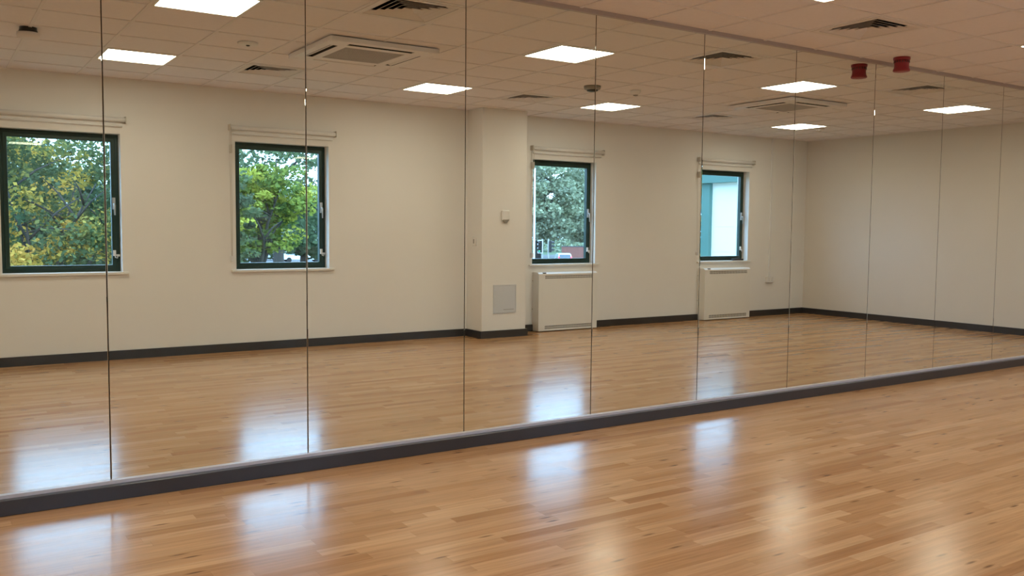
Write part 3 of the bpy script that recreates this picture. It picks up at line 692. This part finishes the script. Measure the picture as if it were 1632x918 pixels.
# vehicles
def car(label, x, y, rz, paint, length=4.2, height=1.5, width=1.75, van=False):
    t = thing('car', label, 'car', (x, y, GZ+0.03), rz, 'cars on the road outside')
    hl = length/2; hw = width/2
    if van: prof = [(-hl,0.35),(-hl,0.95),(-hl+0.15,height-0.25),(-hl+0.5,height-0.03),(hl-1.7,height),(hl-1.25,height-0.12),(hl-0.55,1.05),(hl-0.1,0.88),(hl,0.62),(hl,0.3)]
    else: prof = [(-hl,0.38),(-hl,0.80),(-hl+0.12,0.98),(-hl+0.55,height-0.10),(-hl+1.0,height),(hl-2.2,height-0.01),(hl-1.75,height-0.12),(hl-1.05,0.98),(hl-0.25,0.82),(hl,0.62),(hl,0.32)]
    m = MB(); n = len(prof)
    def wz(z): return hw*(1.0 if z < 1.0 else 1.0-0.32*(z-1.0)/(height-1.0+1e-6)*0.6)
    Lp = [(px, -wz(pz), pz) for px, pz in prof]; Rp = [(px, wz(pz), pz) for px, pz in prof]
    for i in range(n-1): m.quad(Lp[i], Rp[i], Rp[i+1], Lp[i+1], sm=False)
    m.quad(*Lp); m.quad(*reversed(Rp)); m.quad(Lp[-1], Rp[-1], Rp[0], Lp[0])
    m.build('body', paint, t, bevel=0.04)
    g = MB()
    zb, zt = 1.00, height-0.10
    for s in (-1, 1):
        a = [(-hl+0.35,zb),(hl-1.2,zb),(hl-1.82,zt),(-hl+0.72,zt)]
        p = [(u, s*(wz(z)+0.012), z) for u, z in a]
        g.quad(*(p if s < 0 else reversed(p)))
    g.build('side_windows', M['car_glass'], t)
    g = MB(); i = 2 if not van else 1
    A = Vector((prof[i][0], 0, prof[i][1])); B = Vector((prof[i+1][0], 0, prof[i+1][1])); off = Vector((-0.02, 0, 0.012))
    a, b = A.lerp(B, 0.12)+off, A.lerp(B, 0.88)+off
    g.quad((a.x,-hw*0.80,a.z),(a.x,hw*0.80,a.z),(b.x,hw*0.70,b.z),(b.x,-hw*0.70,b.z)); g.build('rear_window', M['car_glass'], t, weld=False)
    k = 6 if not van else 5
    g = MB(); A = Vector((prof[k][0], 0, prof[k][1])); B = Vector((prof[k+1][0], 0, prof[k+1][1])); off = Vector((0.02, 0, 0.012))
    a, b = A.lerp(B, 0.10)+off, A.lerp(B, 0.92)+off
    g.quad((a.x,-hw*0.70,a.z),(b.x,-hw*0.80,b.z),(b.x,hw*0.80,b.z),(a.x,hw*0.70,a.z)); g.build('windscreen', M['car_glass'], t, weld=False)
    for s in (-1, 1):
        m_ = MB(); m_.box(-hl-0.02, -hl+0.10, s*(hw-0.10)-0.10, s*(hw-0.10)+0.06, 0.80, 1.0)
        m_.box(-hl+0.02, -hl+0.34, s*(hw-0.16)-0.08, s*(hw-0.16)+0.05, 1.0, 1.26); m_.build('tail_lamp', M['tail'], t)
        for u in (-hl+0.8, hl-0.85): MB().tube([(u, s*(hw-0.2), 0.31), (u, s*(hw+0.01), 0.31)], 0.31, 16).build('wheel', M['tyre'], t)
    return t
car('silver hatchback parked at the left, glimpsed under the yellow-green tree', 37.0, -110.0, math.radians(10), M['car_silver'])
car('long white van glimpsed right of the tree trunk, outside the second window', 39.6, -103.5, math.radians(8), M['car_white'], 5.2, 1.75, 1.9, True)
car('pale car with red tail lamps lit, beside the traffic lights', 62.9, -80.0, math.radians(-62), M['car_silver'], 4.3, 1.62)

# lamp post, traffic lights, wall, hedge
t = thing('lamp_post', 'tall pale lamp post at the left side of the view beside the pillar window', 'lamp post', (38.0, -50.0, GZ))
MB().tube([(0,0,0),(0,0,1.3),(0,0,9.0)], [0.10, 0.085, 0.06], 12).build('post', M['galv'], t)
MB().tube([(0,0,8.95),(-0.4,0,9.25),(-1.3,0,9.4)], 0.045, 8).build('arm', M['galv'], t)
MB().box(-1.9, -1.2, -0.13, 0.13, 9.34, 9.48).build('lantern', M['galv'], t, bevel=0.03)
def signal(label, x, y, rz, lit, board):
    t = thing('traffic_light', label, 'traffic light', (x, y, GZ), rz, 'traffic lights')
    MB().tube([(0,0,0),(0,0,3.75)], 0.06, 10).build('post', M['grey_plastic'], t)
    if board: MB().gridslab([-0.32,-0.27,0.27,0.32],[2.68,2.73,3.63,3.68],[(-0.27,0.27,2.73,3.63)],0.20,0.22,lambda u,v,z:(u,z,v)).build('white_border', M['car_white'], t)
    h = MB().box(-0.16, 0.16, 0.07, 0.26, 2.74, 3.62).build('signal_head', M['black'], t, bevel=0.02)
    if board: MB().box(-0.268, 0.268, 0.195, 0.205, 2.735, 3.625).build('backing_board', M['black'], t)
    for k, z in enumerate((3.46, 3.18, 2.90)):
        m = MB(); m.tube([(0,0.255,z),(0,0.275,z)], 0.105, 16); l = m.build('lens', M['go'] if (lit and k == 2) else M['lens'], t)
        v = MB()
        for j in range(10):
            a0, a1 = PI*j/9-0.17, PI*(j+1)/9-0.17
            v.quad((0.125*math.cos(a0),0.26,z+0.125*math.sin(a0)),(0.125*math.cos(a1),0.26,z+0.125*math.sin(a1)),(0.125*math.cos(a1),0.46,z+0.125*math.sin(a1)-0.02),(0.125*math.cos(a0),0.46,z+0.125*math.sin(a0)-0.02))
        v.build('visor', M['black'], t)
    return t
signal('traffic light with white border showing green, outside the window beside the pillar', 38.75, -50.0, math.radians(90), True, True)
signal('dark traffic light head turned away, right of the green one', 39.45, -50.2, math.radians(-50), False, False)
t = thing('brick_wall', 'low red brick wall behind the car with red tail lamps', 'wall', (76.5, -86.0, GZ), math.radians(38))
MB().box(-7.5, 6, -0.15, 0.15, 0, 2.1).build('brickwork', M['brick'], t)
MB().box(-7.55, 6.05, -0.19, 0.19, 2.1, 2.2).build('coping', M['asphalt'], t)
# belt of woodland closing the far side of the street
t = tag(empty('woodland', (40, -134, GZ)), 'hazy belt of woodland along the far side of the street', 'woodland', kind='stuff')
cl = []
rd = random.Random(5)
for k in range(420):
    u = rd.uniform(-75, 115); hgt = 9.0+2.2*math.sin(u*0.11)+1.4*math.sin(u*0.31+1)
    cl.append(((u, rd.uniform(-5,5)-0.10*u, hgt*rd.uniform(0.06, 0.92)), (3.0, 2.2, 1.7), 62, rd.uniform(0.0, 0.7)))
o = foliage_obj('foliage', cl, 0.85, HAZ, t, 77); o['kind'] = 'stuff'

# wing of the same building seen through the rightmost window
t = thing('building_wing', 'white rendered building wing with teal column and fascia outside the rightmost window', 'building', (16.0, YW-WT, GZ))
y1 = -10.68-(YW-WT)
m = MB(); m.box(0, 4, y1, -0.002, 0, 6.2); m.build('wall', M['render_wall'], t)
jm = MB()
for z in (1.6, 2.2, 2.82, 3.44, 4.06, 4.66, 5.28): jm.box(-0.004, 0.0, y1, -0.002, z-0.006, z+0.006)
jm.build('panel_joint', M['galv'], t)
MB().box(-0.10, 0.35, y1-0.38, y1, 0, 5.70).build('corner_column', M['teal'], t)
MB().box(-0.22, 4.1, y1-0.42, -0.002, 5.70, 6.25).build('fascia', M['teal'], t)

# ------------------------------------------------------------------ sky and lamps
w = bpy.data.worlds.new('overcast'); S.world = w; w.use_nodes = True
N = w.node_tree.nodes; L = w.node_tree.links
bg = N['Background']
tc = N.new('ShaderNodeTexCoord'); nz = N.new('ShaderNodeTexNoise'); nz.inputs['Scale'].default_value = 3.0; nz.inputs['Detail'].default_value = 4
L.new(tc.outputs['Generated'], nz.inputs['Vector'])
mx = N.new('ShaderNodeMix'); mx.data_type = 'RGBA'; mx.inputs[6].default_value = (0.33, 0.58, 1.0, 1); mx.inputs[7].default_value = (0.43, 0.68, 1.0, 1)
L.new(nz.outputs['Fac'], mx.inputs[0]); L.new(mx.outputs[2], bg.inputs[0]); bg.inputs[1].default_value = 8.0

# ------------------------------------------------------------------ camera
F = Vector((0.54807572, 0.83369514, -0.06756795)); Rt = Vector((0.83590335, -0.5488041, 0.00892458)); U = Vector((0.02964119, 0.06137162, 0.99767476))
cd = bpy.data.cameras.new('camera'); cd.sensor_width = 36; cd.lens = 1423.5/1632*36; cd.clip_start = 0.02; cd.clip_end = 1000
cam = bpy.data.objects.new('camera', cd); COL.objects.link(cam)
R = Matrix((Rt, U, -F)).transposed()
cam.matrix_world = Matrix.Translation((0, -4.8457, 1.3902)) @ R.to_4x4()
S.camera = cam

S.view_settings.view_transform = 'Standard'
S.view_settings.look = 'None'
S.view_settings.exposure = 0.0
c = S.cycles
c.use_denoising = True
c.max_bounces = 12; c.diffuse_bounces = 5; c.glossy_bounces = 6; c.transparent_max_bounces = 12
c.sample_clamp_indirect = 60.0
c.caustics_reflective = True
c.blur_glossy = 0.3
